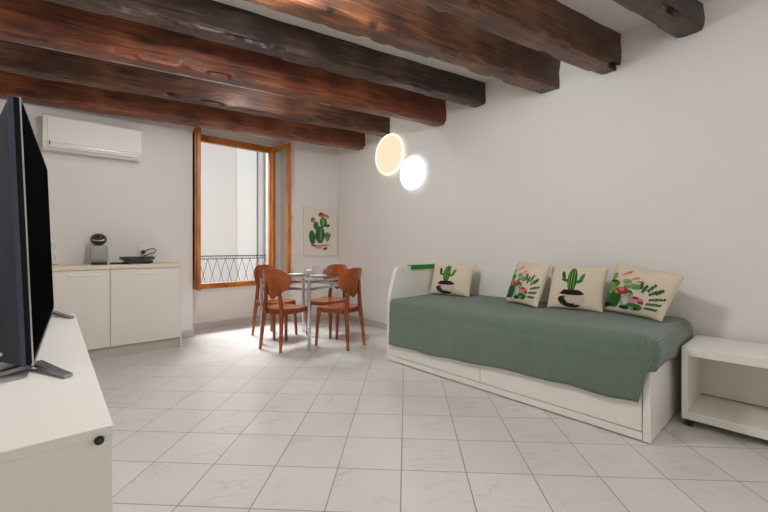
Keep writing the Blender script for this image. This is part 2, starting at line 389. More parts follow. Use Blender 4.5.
# ------------------------------------------------------------------ outside
bm = nb(-2, 8, 8.5, 8.9, -6, 9.0)
fac = thing('building_facade', 'pale plastered house front across the alley, seen through the window', 'building', (0, 0, 0))
obj('facade_wall', bm, M['facade'], fac)
bm = nb(3.28, 3.71, 8.40, 8.5, -6, 9.0, bev=.01); box(bm, 3.92, 4.25, 8.40, 8.5, -6, 9.0, bev=.01)
obj('pilaster', bm, M['facade2'], fac)
bm = bmesh.new(); tube(bm, [(3.80, 8.40, -6), (3.80, 8.40, 9.0)], .06, 14)
obj('drainpipe', bm, M['pipe'], fac, smooth=True)
for zz in (1.6, 3.6): obj('pipe_bracket', tube(bmesh.new(), [(3.80, 8.40, zz), (3.80, 8.40, zz+.05)], .068, 14), M['pipe'], fac, smooth=True)
tag(obj('alley_ground', nb(-2, 8, 6.0, 8.5, -6.1, -6.0), M['paving']), 'grey paving of the alley far below the window', 'ground')
# railing: thin top rails with rings, wire lattice
rl = thing('window_railing', 'black iron lattice railing outside the open window', 'railing', (0, 0, 0))
ry = 6.02
bm = bmesh.new()
for zz, rr in ((1.012, .0065), (.965, .005), (.50, .006)): tube(bm, [(1.52, ry, zz), (2.94, ry, zz)], rr, 6)
obj('rail', bm, M['iron'], rl)
bm = bmesh.new(); st = .128; k = 0; x = 1.52
while x < 2.94-st*.3:
    for dx in (st, -st):
        x0, x1 = x, x+dx
        z0, z1 = .965, .50
        seg = [(x+dx*.5*t/6*2, ry, .965-(.965-.50)*t/6) for t in range(7)]
        seg = [(min(max(a, 1.52), 2.94), b, c) for a, b, c in seg]
        tube(bm, seg, .0034, 5)
    x += st
obj('lattice', bm, M['iron'], rl)
bm = bmesh.new(); x = 1.52+st*.5
while x < 2.93:
    c = Vector((x, ry, .988)); tube(bm, [c+Vector((.02*math.cos(a*PI/5), 0, .02*math.sin(a*PI/5))) for a in range(10)], .004, 5, closed=True); x += st/2
obj('ring_row', bm, M['iron'], rl)

# ------------------------------------------------------------------ ceiling beams
BD = Vector((.9815, -.1915, 0)); BANG = math.atan2(BD.y, BD.x)
def beam(idx, Y0, Y1, zb, cols, label, seed, amp):
    # local x runs towards the right wall; section in local y (far +) and z ; local frame rotated by BANG about wall point
    w = (Y1-Y0)*math.cos(BANG); hgt = H+.0-zb
    Lx = (XR-XL)/math.cos(BANG)+.02
    o = Vector((XR, Y0, zb)); n = 220
    rot = Matrix.Rotation(BANG, 3, 'Z'); inv = rot.inverted()
    bm = bmesh.new(); rings = []
    c = .012
    # profile, going round: near top -> near bottom -> far bottom -> far top
    prof = []
    for t in (0, .25, .5, .75, .9): prof.append((0, hgt*(1-t), 'n'))
    prof += [(0.004, c*.55, 'c'), (c*.55, .004, 'c')]
    for t in (.2, .4, .6, .8): prof.append((w*t, 0, 'b'))
    prof += [(w-c*.55, .004, 'c'), (w-.004, c*.55, 'c')]
    for t in (.9, .75, .5, .25, 0): prof.append((w, hgt*(1-t), 'f'))
    for i in range(n+1):
        s = -Lx*(1-i/n); ring = []
        for y, z, k in prof:
            q = Vector((s*1.3+seed*7, y*5+seed*3, z*5)); d1 = noise.noise(q*1.0); d2 = noise.noise(q*3.1)
            qe = noise.noise(Vector((s*4.2+seed*11, 2.3, 0)))+.5*noise.noise(Vector((s*10+seed, 9.3, 0)))
            dy = (d1*.55+d2*.35)*amp; dz = (d1*.45+d2*.4)*amp
            if k == 'n': dz *= .2; dz += max(0, qe)*amp*.5*(1-z/hgt)
            if k == 'c':
                dz += max(0, qe-.08)*amp*2.6; dy += (max(0, qe-.08)*amp*2.0) * (1 if y < w/2 else -1)
            if k == 'f': dz *= .2
            if z > hgt*.97: dz = 0
            ring.append(inv @ Vector((0, 0, 0)) + Vector((s, y+dy, z+dz)))
        rings.append(ring)
    # clip the ends onto the wall planes (skewed)
    R0 = []
    for i, ring in enumerate(rings):
        out = []
        for p in ring:
            wpt = o+rot @ p
            lo, hi = XL+.001, XR-.001
            if wpt.x > hi or i == n: wpt += BD*((hi-wpt.x)/BD.x)
            if wpt.x < lo or i == 0: wpt += BD*((lo-wpt.x)/BD.x)
            wpt.z = min(wpt.z, H-.0005)
            out.append(bm.verts.new(inv @ (wpt-o)))
        R0.append(out)
    m = len(prof)
    for A, B in zip(R0, R0[1:]):
        for k in range(m): bm.faces.new((A[k], A[(k+1) % m], B[(k+1) % m], B[k]))
    bm.faces.new(R0[0]); bm.faces.new(R0[-1][::-1])
    mt = wood('beam_wood_%d' % idx, *[srgb(*q) for q in cols], sx=2.6, sy=52, rough=.45, bump=.9, coat=.22)
    ob = obj('ceiling_beam', bm, mt, smooth=True)
    ob.location = o; ob.rotation_euler.z = BANG
    tag(ob, label, 'beam', 'old timber beams across the ceiling')
red = ((56, 25, 11), (120, 62, 31), (164, 100, 62))
org = ((48, 19, 7), (112, 52, 22), (156, 92, 56))
drk = ((22, 13, 9), (54, 34, 24), (106, 80, 64))
brn = ((32, 17, 10), (80, 48, 29), (128, 92, 66))
br2 = ((34, 16, 8), (88, 50, 27), (140, 92, 56))
beam(1, 4.46, 4.63, 2.605, red, 'red brown timber ceiling beam nearest the window, first from it', 1, .022)
beam(2, 3.92, 4.08, 2.70, ((30, 16, 9), (84, 50, 30), (134, 92, 64)), 'brown timber ceiling beam, second from the window, above the warm disc lamp', 2, .024)
beam(3, 2.94, 3.10, 2.612, org, 'thick orange brown timber ceiling beam, third from the window', 3, .024)
beam(4, 2.39, 2.55, 2.70, drk, 'dark grey brown timber ceiling beam, fourth from the window', 4, .022)
beam(5, 1.59, 1.77, 2.622, br2, 'brown timber ceiling beam, fifth from the window, above the daybed middle', 5, .030)
beam(6, 1.08, 1.26, 2.632, br2, 'wavy brown timber ceiling beam, second from the top right of the photo', 6, .030)
beam(7, .546, .71, 2.735, drk, 'short visible dark timber ceiling beam at the top right of the photo', 7, .026)

# ------------------------------------------------------------------ disc lamps on the right wall
def disc(name, label, y, z, r, face, rim):
    t = thing(name, label, 'lamp', (XR, y, z), 0, 'round disc lamps on the right wall')
    n = 64
    def ringx(bm, prof):
        # profile in (radius, distance from wall)
        rings = []
        for rr, d in prof:
            if rr < 1e-6: rings.append([bm.verts.new((-d, 0, 0))])
            else: rings.append([bm.verts.new((-d, rr*math.cos(2*PI*k/n), rr*math.sin(2*PI*k/n))) for k in range(n)])
        for A, B in zip(rings, rings[1:]):
            for k in range(n):
                f = [A[k % len(A)], A[(k+1) % len(A)], B[(k+1) % len(B)], B[k % len(B)]]
                u = []
                for v in f:
                    if v not in u: u.append(v)
                bm.faces.new(u)
        return bm
    obj('lamp_base', ringx(bmesh.new(), [(0, .001), (r*.80, .001), (r*.80, .022), (0, .022)]), M['plastic_w'], t, smooth=True)
    obj('lamp_rim', ringx(bmesh.new(), [(r*.90, .022), (r*.985, .022), (r, .030), (r*.985, .042), (r*.90, .042), (r*.90, .022)]), rim, t, smooth=True)
    obj('lamp_diffuser', ringx(bmesh.new(), [(0, .024), (r*.90, .024), (r*.90, .039), (0, .040)]), face, t, smooth=True)
disc('wall_lamp', 'larger round wall lamp glowing warm yellow', 3.90, 2.412, .285, M['warm'], M['warmrim'])
disc('wall_lamp', 'smaller round wall lamp glowing cool white', 3.462, 2.100, .222, M['cool'], M['coolrim'])

# ------------------------------------------------------------------ air conditioner
ac = thing('wall_mounted_air_conditioner', 'long white split air conditioner high on the wall above the cupboards', 'air conditioner', (0, YB, 0))
ax0, ax1, az0, az1, ad = .055, .91, 2.135, 2.50, .195
bm = bmesh.new()
prof = [(0, az0+.02), (-ad+.05, az0), (-ad+.005, az0+.06), (-ad, az0+.10), (-ad, az1-.03), (-ad+.03, az1), (0, az1)]
A = [bm.verts.new((ax0, y, z)) for y, z in prof]; B = [bm.verts.new((ax1, y, z)) for y, z in prof]
for k in range(len(prof)): bm.faces.new((A[k], A[(k+1) % 7], B[(k+1) % 7], B[k]))
bm.faces.new(A); bm.faces.new(B[::-1])
bmesh.ops.bevel(bm, geom=bm.edges[:], offset=.006, segments=2, affect='EDGES')
obj('housing', bm, M['plastic_w'], ac, smooth=True)
obj('front_panel', nb(ax0+.035, ax1-.035, -ad-.008, -ad+.002, az0+.075, az1-.035, bev=.004), M['plastic_w'], ac)
obj('louver', nb(ax0+.04, ax1-.04, -ad-.001, -ad+.05, az0+.022, az0+.060, bev=.005), M['cab'], ac)
obj('air_slot', nb(ax0+.035, ax1-.035, -ad+.004, -ad+.05, az0+.060, az0+.072), M['pull'], ac)
obj('sensor', nb(ax0+.05, ax0+.058, -ad-.012, -ad-.002, az0+.045, az0+.085, bev=.002), M['plastic_b'], ac)
bm = bmesh.new()
for i in range(6): box(bm, ax1-.15+.013*i, ax1-.142+.013*i, -ad-.0095, -ad-.0075, az0+.092, az0+.102)
obj('maker_mark', bm, M['pull'], ac)

# ------------------------------------------------------------------ kitchen base cupboard
kc = thing('kitchen_cupboard', 'white two door kitchen base cupboard below the air conditioner', 'cupboard', (0, 0, 0))
kx0, kx1, kf = -.10, 1.25, 4.85
bm = nb(kx0, kx1-.018, kf+.02, YB-.001, .118, .918)
obj('carcass', bm, M['cab'], kc)
obj('side_panel', nb(kx1-.018, kx1, kf+.004, YB-.016, 0, .918, bev=.002), M['cab'], kc)
obj('plinth', nb(kx0, kx1-.018, kf+.045, kf+.065, 0, .118), M['plinth'], kc)
for a, b, hx in ((kx0, .570, .36), (.577, kx1-.020, .90)):
    d = obj('cupboard_door', nb(a, b, kf, kf+.019, .120, .914, bev=.002), M['cab'], kc)
    bm = bmesh.new()
    pr = [(hx-.13, 0), (hx-.10, -.012), (hx, -.017), (hx+.10, -.012), (hx+.13, 0)]
    for (xa, da), (xb, db) in zip(pr, pr[1:]):
        vs = [bm.verts.new(v) for v in ((xa, kf, .880), (xb, kf, .880), (xb, kf-.006, .880+da-.006), (xa, kf-.006, .880+da-.006), (xa, kf, .866+da), (xb, kf, .866+db))]
        bm.faces.new((vs[0], vs[1], vs[2], vs[3])); bm.faces.new((vs[3], vs[2], vs[5], vs[4]))
    obj('door_pull', bm, M['cab'], d)
tag(obj('kitchen_worktop', nb(kx0, kx1-.005, kf-.012, YB-.001, .9185, .960, bev=.003), M['worktop']), 'cream laminate worktop on the white kitchen cupboard', 'worktop')
WT = .960
# capsule coffee machine
cm = thing('coffee_machine', 'small grey capsule coffee machine with round dark head on the worktop', 'coffee machine', (.505, 5.13, WT), R(-6))
obj('machine_body', nb(-.083, .083, -.03, .11, .004, .205, bev=.03, seg=4), M['machine'], cm, smooth=True)
bm = nb(-.060, .060, -.038, -.02, .045, .20, bev=.006); obj('front_panel', bm, M['machine'], cm, smooth=True)
bm = bmesh.new(); bmesh.ops.create_uvsphere(bm, u_segments=28, v_segments=18, radius=1, matrix=Matrix.Translation((0, .02, .268)) @ Matrix.Diagonal((.076, .085, .066, 1)))
obj('machine_head', bm, M['head'], cm, smooth=True)
bm = bmesh.new(); tube(bm, [(-.05, -.058, .262), (-.02, -.072, .254), (.02, -.072, .254), (.05, -.058, .262)], .006, 8)
obj('lever', bm, M['chrome2'], cm, smooth=True)
bm = nb(-.062, .075, -.105, -.03, .0, .028, bev=.008, seg=3); obj('drip_tray', bm, M['plastic_b'], cm, smooth=True)
bm = bmesh.new(); tube(bm, [(.10, -.02, .008), (.15, -.045, .010), (.20, -.03, .008), (.26, -.05, .008)], .009, 8)
tag(obj('power_cable', bm, M['rubber'], loc=(.505, 5.13, WT)), 'short dark cable on the worktop between coffee machine and griddle', 'cable')
# contact griddle
gd = thing('contact_griddle', 'flat black contact griddle lying on the worktop beside the coffee machine', 'griddle', (.862, 5.12, WT), R(-2))
obj('griddle_base', nb(-.135, .135, -.11, .10, .008, .040, bev=.008, seg=3), M['plastic_b'], gd, smooth=True)
for x in (-.10, .10):
    for y in (-.08, .07): obj('griddle_foot', tube(bmesh.new(), [(x, y, 0), (x, y, .01)], .012, 10), M['rubber'], gd)
obj('griddle_lid', nb(-.165, .150, -.115, .10, .046, .070, bev=.010, seg=3), M['plastic_b'], gd, smooth=True)
bm = nb(-.165, .155, -.118, .09, .070, .080, bev=.004); obj('lid_plate', bm, mat('gunmetal', srgb(92, 88, 86), .35, .6), gd)
obj('griddle_hinge', nb(-.17, -.13, -.09, .09, .040, .052, bev=.004), M['chrome2'], gd)
# sockets
so = thing('wall_socket', 'white single wall socket with a black plug above the griddle', 'socket', (.962, YB, 1.105))
obj('socket_plate', nb(-.06, .06, -.012, -.001, -.055, .060, bev=.004), M['plastic_w'], so)
bm = bmesh.new(); tube(bm, [(-.01, -.018, -.004), (-.01, -.012, -.004)], .026, 20); obj('socket_well', bm, M['white_in'], so)
pg = thing('power_plug', 'black plug with looped cable in the single wall socket', 'plug', (.962, YB, 1.105))
bm = bmesh.new(); tube(bm, [(-.012, -.020, -.018), (-.012, -.055, -.018)], .021, 16); obj('plug_body', bm, M['rubber'], pg, smooth=True)
bm = bmesh.new(); tube(bm, [(-.012, -.055, -.018), (.03, -.075, .012), (.07, -.07, .022), (.105, -.06, .018), (.118, -.05, -.004), (.10, -.05, -.028), (.06, -.06, -.036), (.02, -.05, -.055), (-.03, -.04, -.075), (-.05, -.05, -.095)], .0055, 8)
obj('cable', bm, M['rubber'], pg, smooth=True)
s2 = thing('double_wall_socket', 'tall white double socket on the wall just right of the television edge', 'socket', (.135, YB, 1.095))
obj('socket_plate', nb(-.045, .045, -.035, -.001, -.13, .135, bev=.006), M['plastic_w'], s2)
for z in (-.06, .06):
    rg = obj('socket_ring', tube(bmesh.new(), [Vector((.026*math.cos(a*PI/10), -.036, z+.026*math.sin(a*PI/10))) for a in range(20)], .0035, 6, closed=True), M['pull'], s2)
    for dx in (-.009, .009): obj('socket_hole', tube(bmesh.new(), [(dx, -.034, z), (dx, -.0365, z)], .0035, 8), M['gap'], rg)

# ------------------------------------------------------------------ television console and television
cs = thing('tv_console', 'long white console at the left edge of the photo carrying the television', 'console', (.121, .975, 0), R(-1.36))
cw, cl, ch = .50, 1.76, .78
obj('top_board', nb(-cw, 0, 0, cl, ch-.022, ch, bev=.002), M['white'], cs)
obj('end_panel', nb(-cw+.004, -.002, .002, .020, 0, ch-.022), M['white'], cs)
obj('end_panel', nb(-cw+.004, -.002, cl-.020, cl-.002, 0, ch-.022), M['white'], cs)
obj('back_panel', nb(-cw+.004, -cw+.012, .02, cl-.02, .02, ch-.022), M['white_in'], cs)
obj('bottom_board', nb(-cw+.012, -.03, .02, cl-.02, .05, .07), M['white_in'], cs)
for i in range(3):
    a = .023+i*(cl-.046)/3
    obj('console_door', nb(-.022, -.003, a+.0015, a+(cl-.046)/3-.0015, .055, ch-.026, bev=.001), M['white'], cs)
g = bmesh.new(); tube(g, [(-.024, -.005, .756), (-.024, .003, .756)], .0085, 20); gg = obj('cable_cap', g, M['rubber'], cs, smooth=True)
g = bmesh.new(); tube(g, [(-.024, -.0062, .756), (-.024, -.004, .756)], .004, 14); obj('cap_centre', g, M['tvback'], gg)

tN, tF = Vector((-.004, 1.497, 0)), Vector((.076, 2.79, 0))
tl = (tF-tN).length; ta = math.atan2((tF-tN).y, (tF-tN).x)-PI/2
tv = thing('television', 'large black flat television standing on the white console', 'television', (-.004, 1.497, 0), ta)
zb, zt = .812, 1.570
def lean(bm):   # the set leans back slightly
    for v in bm.verts: v.co.x += -(v.co.z-zb)*.036
    return bm
obj('bezel', lean(nb(-.015, 0, 0, tl, zb, zt, bev=.003)), M['bezel'], tv)
obj('screen', lean(nb(-.001, .0015, .008, tl-.008, zb+.016, zt-.008)), M['screen'], tv)
bm = bmesh.new()
box(bm, -.002, .0015, -.0008, .002, zb, zt); box(bm, -.004, .002, 0, tl, zb-.002, zb+.003); box(bm, -.004, .002, 0, tl, zt-.001, zt+.002)
obj('edge_trim', lean(bm), M['chrome2'], tv)
obj('side_rim', lean(nb(-.027, -.0145, -.001, tl+.001, zb-.002, zt+.004, bev=.002)), M['tvedge'], tv)
bm = bmesh.new()
# rear shell, tapering towards its top
V = []
for (x, y0, y1, z0, z1) in ((-.0265, .004, tl-.004, zb+.002, zt-.01), (-.062, .022, tl-.022, zb+.012, zt-.10)):
    V.append([bm.verts.new(p) for p in ((x, y0, z0), (x, y1, z0), (x, y1, z1), (x, y0, z1))])
for k in range(4): bm.faces.new((V[0][k], V[0][(k+1) % 4], V[1][(k+1) % 4], V[1][k]))
bm.faces.new(V[0]); bm.faces.new(V[1][::-1])
obj('rear_shell', lean(bm), M['tvback'], tv)
hs = obj('rear_housing', lean(nb(-.105, -.050, .030, tl-.03, zb+.012, zb+.47, bev=.006)), M['tvback'], tv)
for z in (zb+.20, zb+.40, zb+.035):
    xx = -.070-(z-zb)*.036
    obj('screw', tube(bmesh.new(), [(xx, .032, z), (xx, .0265, z)], .0055, 10), M['chrome2'], hs)
def foot(y):
    f = bmesh.new()
    def blade(pts, up=Vector((0, 0, 1))):
        for (p, a), (q, b) in zip(pts, pts[1:]): beam_bar(f, p, q, (a*2.2, b*2.2), (a, b))
    blade([((.002, y-.02, .797), .012), ((.040, y-.105, .791), .011), ((.080, y-.190, .7865), .009)])
    blade([((.002, y-.02, .797), .012), ((-.08, y-.07, .791), .011), ((-.14, y-.13, .7865), .009)])
    for v in f.verts: v.co.z = max(v.co.z, .7805)
    obj('foot_mount', nb(-.013, -.001, y-.045, y+.01, .795, zb+.003, bev=.002), M['plastic_b'], tv)
    obj('foot', f, M['footm'], tv)
foot(.105); foot(tl-.04)


# ------------------------------------------------------------------ daybed
bd = thing('daybed', 'white daybed with two drawers against the right wall', 'daybed', (0, 0, 0))
bx0, bx1, by0, by1 = 2.65, 3.60, .635, 2.90
obj('low_end_panel', nb(bx0, bx1, by0, by0+.040, .008, .45, bev=.003), M['white'], bd)
# tall far end panel with rounded front corner
bm = bmesh.new(); pts = [(bx0, .008), (bx0, .60), (bx0+.008, .64)]
pts += [(2.735, .885), (2.748, .915), (2.772, .936), (2.81, .944)]
pts += [(bx1, .944), (bx1, .008)]
A = [bm.verts.new((x, by1-.04, z)) for x, z in pts]; B = [bm.verts.new((x, by1, z)) for x, z in pts]
for k in range(len(pts)): bm.faces.new((A[k], A[(k+1) % len(pts)], B[(k+1) % len(pts)], B[k]))
bm.faces.new(A); bm.faces.new(B[::-1]); bmesh.ops.bevel(bm, geom=bm.edges[:], offset=.004, segments=2, affect='EDGES')
obj('tall_end_panel', bm, M['white'], bd)
obj('back_panel', nb(bx1-.035, bx1, 1.42, by1-.04, .008, .938, bev=.003), M['white'], bd)
obj('low_back_panel', nb(bx1-.035, bx1, by0+.04, 1.42, .008, .50, bev=.003), M['white'], bd)
obj('front_rail', nb(bx0+.004, bx0+.024, by0+.043, by1-.043, .008, .056, bev=.002), M['white'], bd)
obj('slat_base', nb(bx0+.03, bx1-.04, by0+.042, by1-.042, .36, .40), M['white_in'], bd)
obj('upper_rail', nb(bx0+.008, bx0+.028, by0+.043, by1-.043, .335, .43, bev=.002), M['white'], bd)
ym = 1.795
obj('drawer', nb(bx0+.002, bx0+.022, by0+.045, ym-.003, .062, .331, bev=.002), M['white'], bd)
obj('drawer', nb(bx0+.002, bx0+.022, ym+.003, by1-.045, .062, .331, bev=.002), M['white'], bd)
obj('recess_shade_sheet', nb(bx0+.024, bx0+.03, by0+.042, by1-.042, .012, .36), M['gap'], bd)  # dark sheet behind the drawers, painted shade for the gaps
bm = bmesh.new(); gp = [(-.0525, .908), (-.0525, .954), (.0125, .954), (.0125, .908), (.0005, .908), (.0005, .9445), (-.0405, .9445), (-.0405, .908)]
A = [bm.verts.new((2.955, by1+y, z)) for y, z in gp]; B = [bm.verts.new((3.46, by1+y, z)) for y, z in gp]
for k in range(8): bm.faces.new((A[k], A[(k+1) % 8], B[(k+1) % 8], B[k]))
bm.faces.new(A); bm.faces.new(B[::-1])
tag(obj('edge_guard', bm, M['green']),
    'bright green foam strip over the top edge of the daybed end', 'edge strip')
tag(obj('mattress', nb(bx0+.03, bx1-.04, by0+.045, by1-.045, .402, .60, bev=.03, seg=3), M['canvas'], smooth=True),
    'mattress on the daybed, hidden under the green coverlet', 'mattress')

# coverlet: grid over the top, dropping over the front and over the near end
def coverlet():
    bm = bmesh.new(); uvl = bm.loops.layers.uv.new('UVMap')
    TZ = .622
    ya, yb_ = .612, 2.842
    def top_z(x, y):
        z = TZ+.006*noise.noise(Vector((x*3, y*2.2, 1)))+.010*noise.noise(Vector((x*1.2, y*1.0, 5)))
        return z
    ny = 110
    def column(y, u, hem, xin=3.553, wob=1.0):
        pts = []
        for i in range(20):
            x = xin+(2.69-xin)*i/19; pts.append(Vector((x, y, top_z(x, y))))
        zt = pts[-1].z
        for a in (20, 40, 60, 80): pts.append(Vector((2.69-.052*math.sin(R(a)), y, zt-.052*(1-math.cos(R(a))))))
        z0 = zt-.055; n = 16
        for i in range(1, n+1):
            t = i/n; z = z0+(hem-z0)*t
            fold = .010*noise.noise(Vector((y*5.2, z*1.1, 3)))+.006*noise.noise(Vector((y*11, z*1.6, 8)))
            seam = -.007*math.exp(-((t-.10)/.05)**2)
            pts.append(Vector((2.632-.006*t+fold*t*wob-seam, y, z)))
        return pts
    cols = []; us = []
    for j in range(ny+1):
        t = j/ny; y = ya+(yb_-ya)*t
        hem = .235-.06*min(1, max(0, (y-1.1)/1.6))+.006*math.sin(y*5)+.004*math.sin(y*13)
        if y < .72: hem += 0
        c = column(y, y, hem)
        # front drape swings away from the near end: shear lower part inwards (+Y)
        for p in c:
            if p.x < 2.66:
                k = max(0, (.56-p.z)/.33)
                w = max(0, 1-(y-ya)/.35)
                p.y += .080*k*w
        # rounded near edge
        if j < 4:
            dz = (.030, .014, .005, .001)[j]
            for i, p in enumerate(c):
                if p.x > 2.66: p.z -= dz
        if y > yb_-.06:
            for p in c:
                if p.z < .60: p.y -= .0*(.60-p.z)
        cols.append([bm.verts.new(p) for p in c]); us.append(y)
    def face(vs, uvs):
        f = bm.faces.new(vs)
        for l, q in zip(f.loops, uvs): l[uvl].uv = q
    m = len(cols[0])
    for j in range(ny):
        for i in range(m-1):
            face((cols[j][i], cols[j][i+1], cols[j+1][i+1], cols[j+1][i]), ((us[j], i*.04), (us[j], (i+1)*.04), (us[j+1], (i+1)*.04), (us[j+1], i*.04)))
    # near end drop: rows hang down from the near edge of the top
    top = cols[0][:21]; rows = [top]; nr = 9
    for r in range(1, nr+1):
        row = []
        for i, v in enumerate(top):
            x = v.co.x; s = (3.553-x)/(3.553-2.69)      # 0 wall .. 1 front
            drop = (.148+.012*math.sin(s*6)+.010*s) * r/nr
            bulge = .014*math.sin(PI*min(1, r/nr*1.2))+.010*noise.noise(Vector((x*6, r*.35, 4)))*r/nr
            row.append(bm.verts.new((x-.004*r*s, ya-.004-bulge+.0*r, v.co.z-drop)))
        rows.append(row)
    for r in range(nr):
        for i in range(len(top)-1):
            face((rows[r][i], rows[r][i+1], rows[r+1][i+1], rows[r+1][i]), ((ya-r*.0185, i*.04), (ya-r*.0185, (i+1)*.04), (ya-(r+1)*.0185, (i+1)*.04), (ya-(r+1)*.0185, i*.04)))
    # corner fold joining end drop to front drape
    n = 9
    fr = [cols[0][20+i] for i in range(0, m-20)]
    for r in range(nr):
        a0, a1 = rows[r][-1], rows[r+1][-1]
        k0 = min(len(fr)-1, int(r*1.15)); k1 = min(len(fr)-1, int((r+1)*1.15))
        if k0 != k1:
            if a0 is fr[k0]: face((a0, fr[k1], a1), ((.5, 0), (.5, .02), (.48, .02)))
            else: face((a0, fr[k0], fr[k1], a1), ((.5, 0), (.5, .02), (.48, .02), (.48, 0)))
    bmesh.ops.remove_doubles(bm, verts=bm.verts[:], dist=.0002)
    o = obj('coverlet', bm, M['rib'], smooth=False)
    for p in o.data.polygons: p.use_smooth = True
    md = o.modifiers.new('thick', 'SOLIDIFY'); md.thickness = .006; md.offset = 1
    tag(o, 'ribbed sage green coverlet spread over the daybed mattress', 'coverlet')
coverlet()

# ------------------------------------------------------------------ cushions
def surf(u, v, W, Hh, T, sk=(0, 0)):
    """u,v in -1..1 -> local (x right, y towards viewer, z up)"""
    pinch = .055
    x = u*W/2*(1-pinch*(1-v*v)*abs(u)**3); z = v*Hh/2*(1-pinch*(1-u*u)*abs(v)**3)
    e = max(0, (1-u**2))*max(0, (1-v**2))
    y = T*(e**.42)
    y += .006*noise.noise(Vector((u*2.2, v*2.2, W*9)))*e**.3
    x += sk[0]*W*(v+1)/2*(u+1)/2; z -= sk[1]*Hh*(u+1)/2*(v+1)/2
    return x, y, z
def ell(cx, cy, rx, ry, rot, ink, n=18):
    return ('e', cx, cy, rx, ry, R(rot), ink, n)
def print_mesh(shapes, f3, inks, layer0=.0003):
    bm = bmesh.new()
    for li, s in enumerate(shapes):
        _, cx, cy, rx, ry, rot, ink, n = s
        off = layer0+li*.00004; mi = inks.index(ink); c, sn = math.cos(rot), math.sin(rot)
        rings = [[bm.verts.new(f3(cx, cy, off))]]
        KS = (.2, .4, .6, .8, 1.0) if max(rx, ry) > .12 else (.5, 1.0)
        for k in KS:
            rg = []
            for a in range(n):
                ex, ey = rx*k*math.cos(2*PI*a/n), ry*k*math.sin(2*PI*a/n)
                if k == 1.0:
                    w = 1+.10*noise.noise(Vector((cx*9+ex*30, cy*9+ey*30, li))); ex *= w; ey *= w
                rg.append(bm.verts.new(f3(cx+ex*c-ey*sn, cy+ex*sn+ey*c, off)))
            rings.append(rg)
        for a in range(n):
            b = (a+1) % n
            bm.faces.new((rings[0][0], rings[1][a], rings[1][b])).material_index = mi
            for q in range(1, len(KS)): bm.faces.new((rings[q][a], rings[q+1][a], rings[q+1][b], rings[q][b])).material_index = mi
    return bm
def cactus_pot(cx=0, cy=0, k=1.0):
    e = lambda x, y, a, b, r, i: ell(cx+x*k, cy+y*k, a*k, b*k, r, i)
    L = [e(-.02, .17, .13, .42, 0, 'ink_green'), e(-.26, .30, .055, .17, 10, 'ink_green'), e(-.19, .14, .12, .05, -15, 'ink_green'),
         e(.23, .24, .05, .15, -18, 'ink_green'), e(.15, .10, .12, .05, 25, 'ink_green')]
    for dx in (-.09, -.03, .04): L.append(e(dx-.01, .18, .014, .34, 0, 'ink_light'))
    for dx in (-.06, .0, .075): L.append(e(dx-.01, .16, .012, .34, 0, 'ink_dark'))
    L += [e(-.26, .31, .016, .13, 10, 'ink_dark'), e(.235, .25, .014, .11, -18, 'ink_light')]
    L += [e(0, -.50, .36, .24, 0, 'ink_pot'), e(-.17, -.54, .21, .15, -30, 'ink_black'), e(.02, -.67, .22, .07, 0, 'ink_black'), e(.07, -.50, .25, .15, -10, 'ink_pot'),
          e(0, -.29, .33, .06, 0, 'ink_black'), e(0, -.24, .27, .075, 0, 'ink_soil')]
    for dx in (-.18, -.08, .04, .15): L.append(e(dx, -.20, .05, .035, 0, 'ink_soil'))
    return L
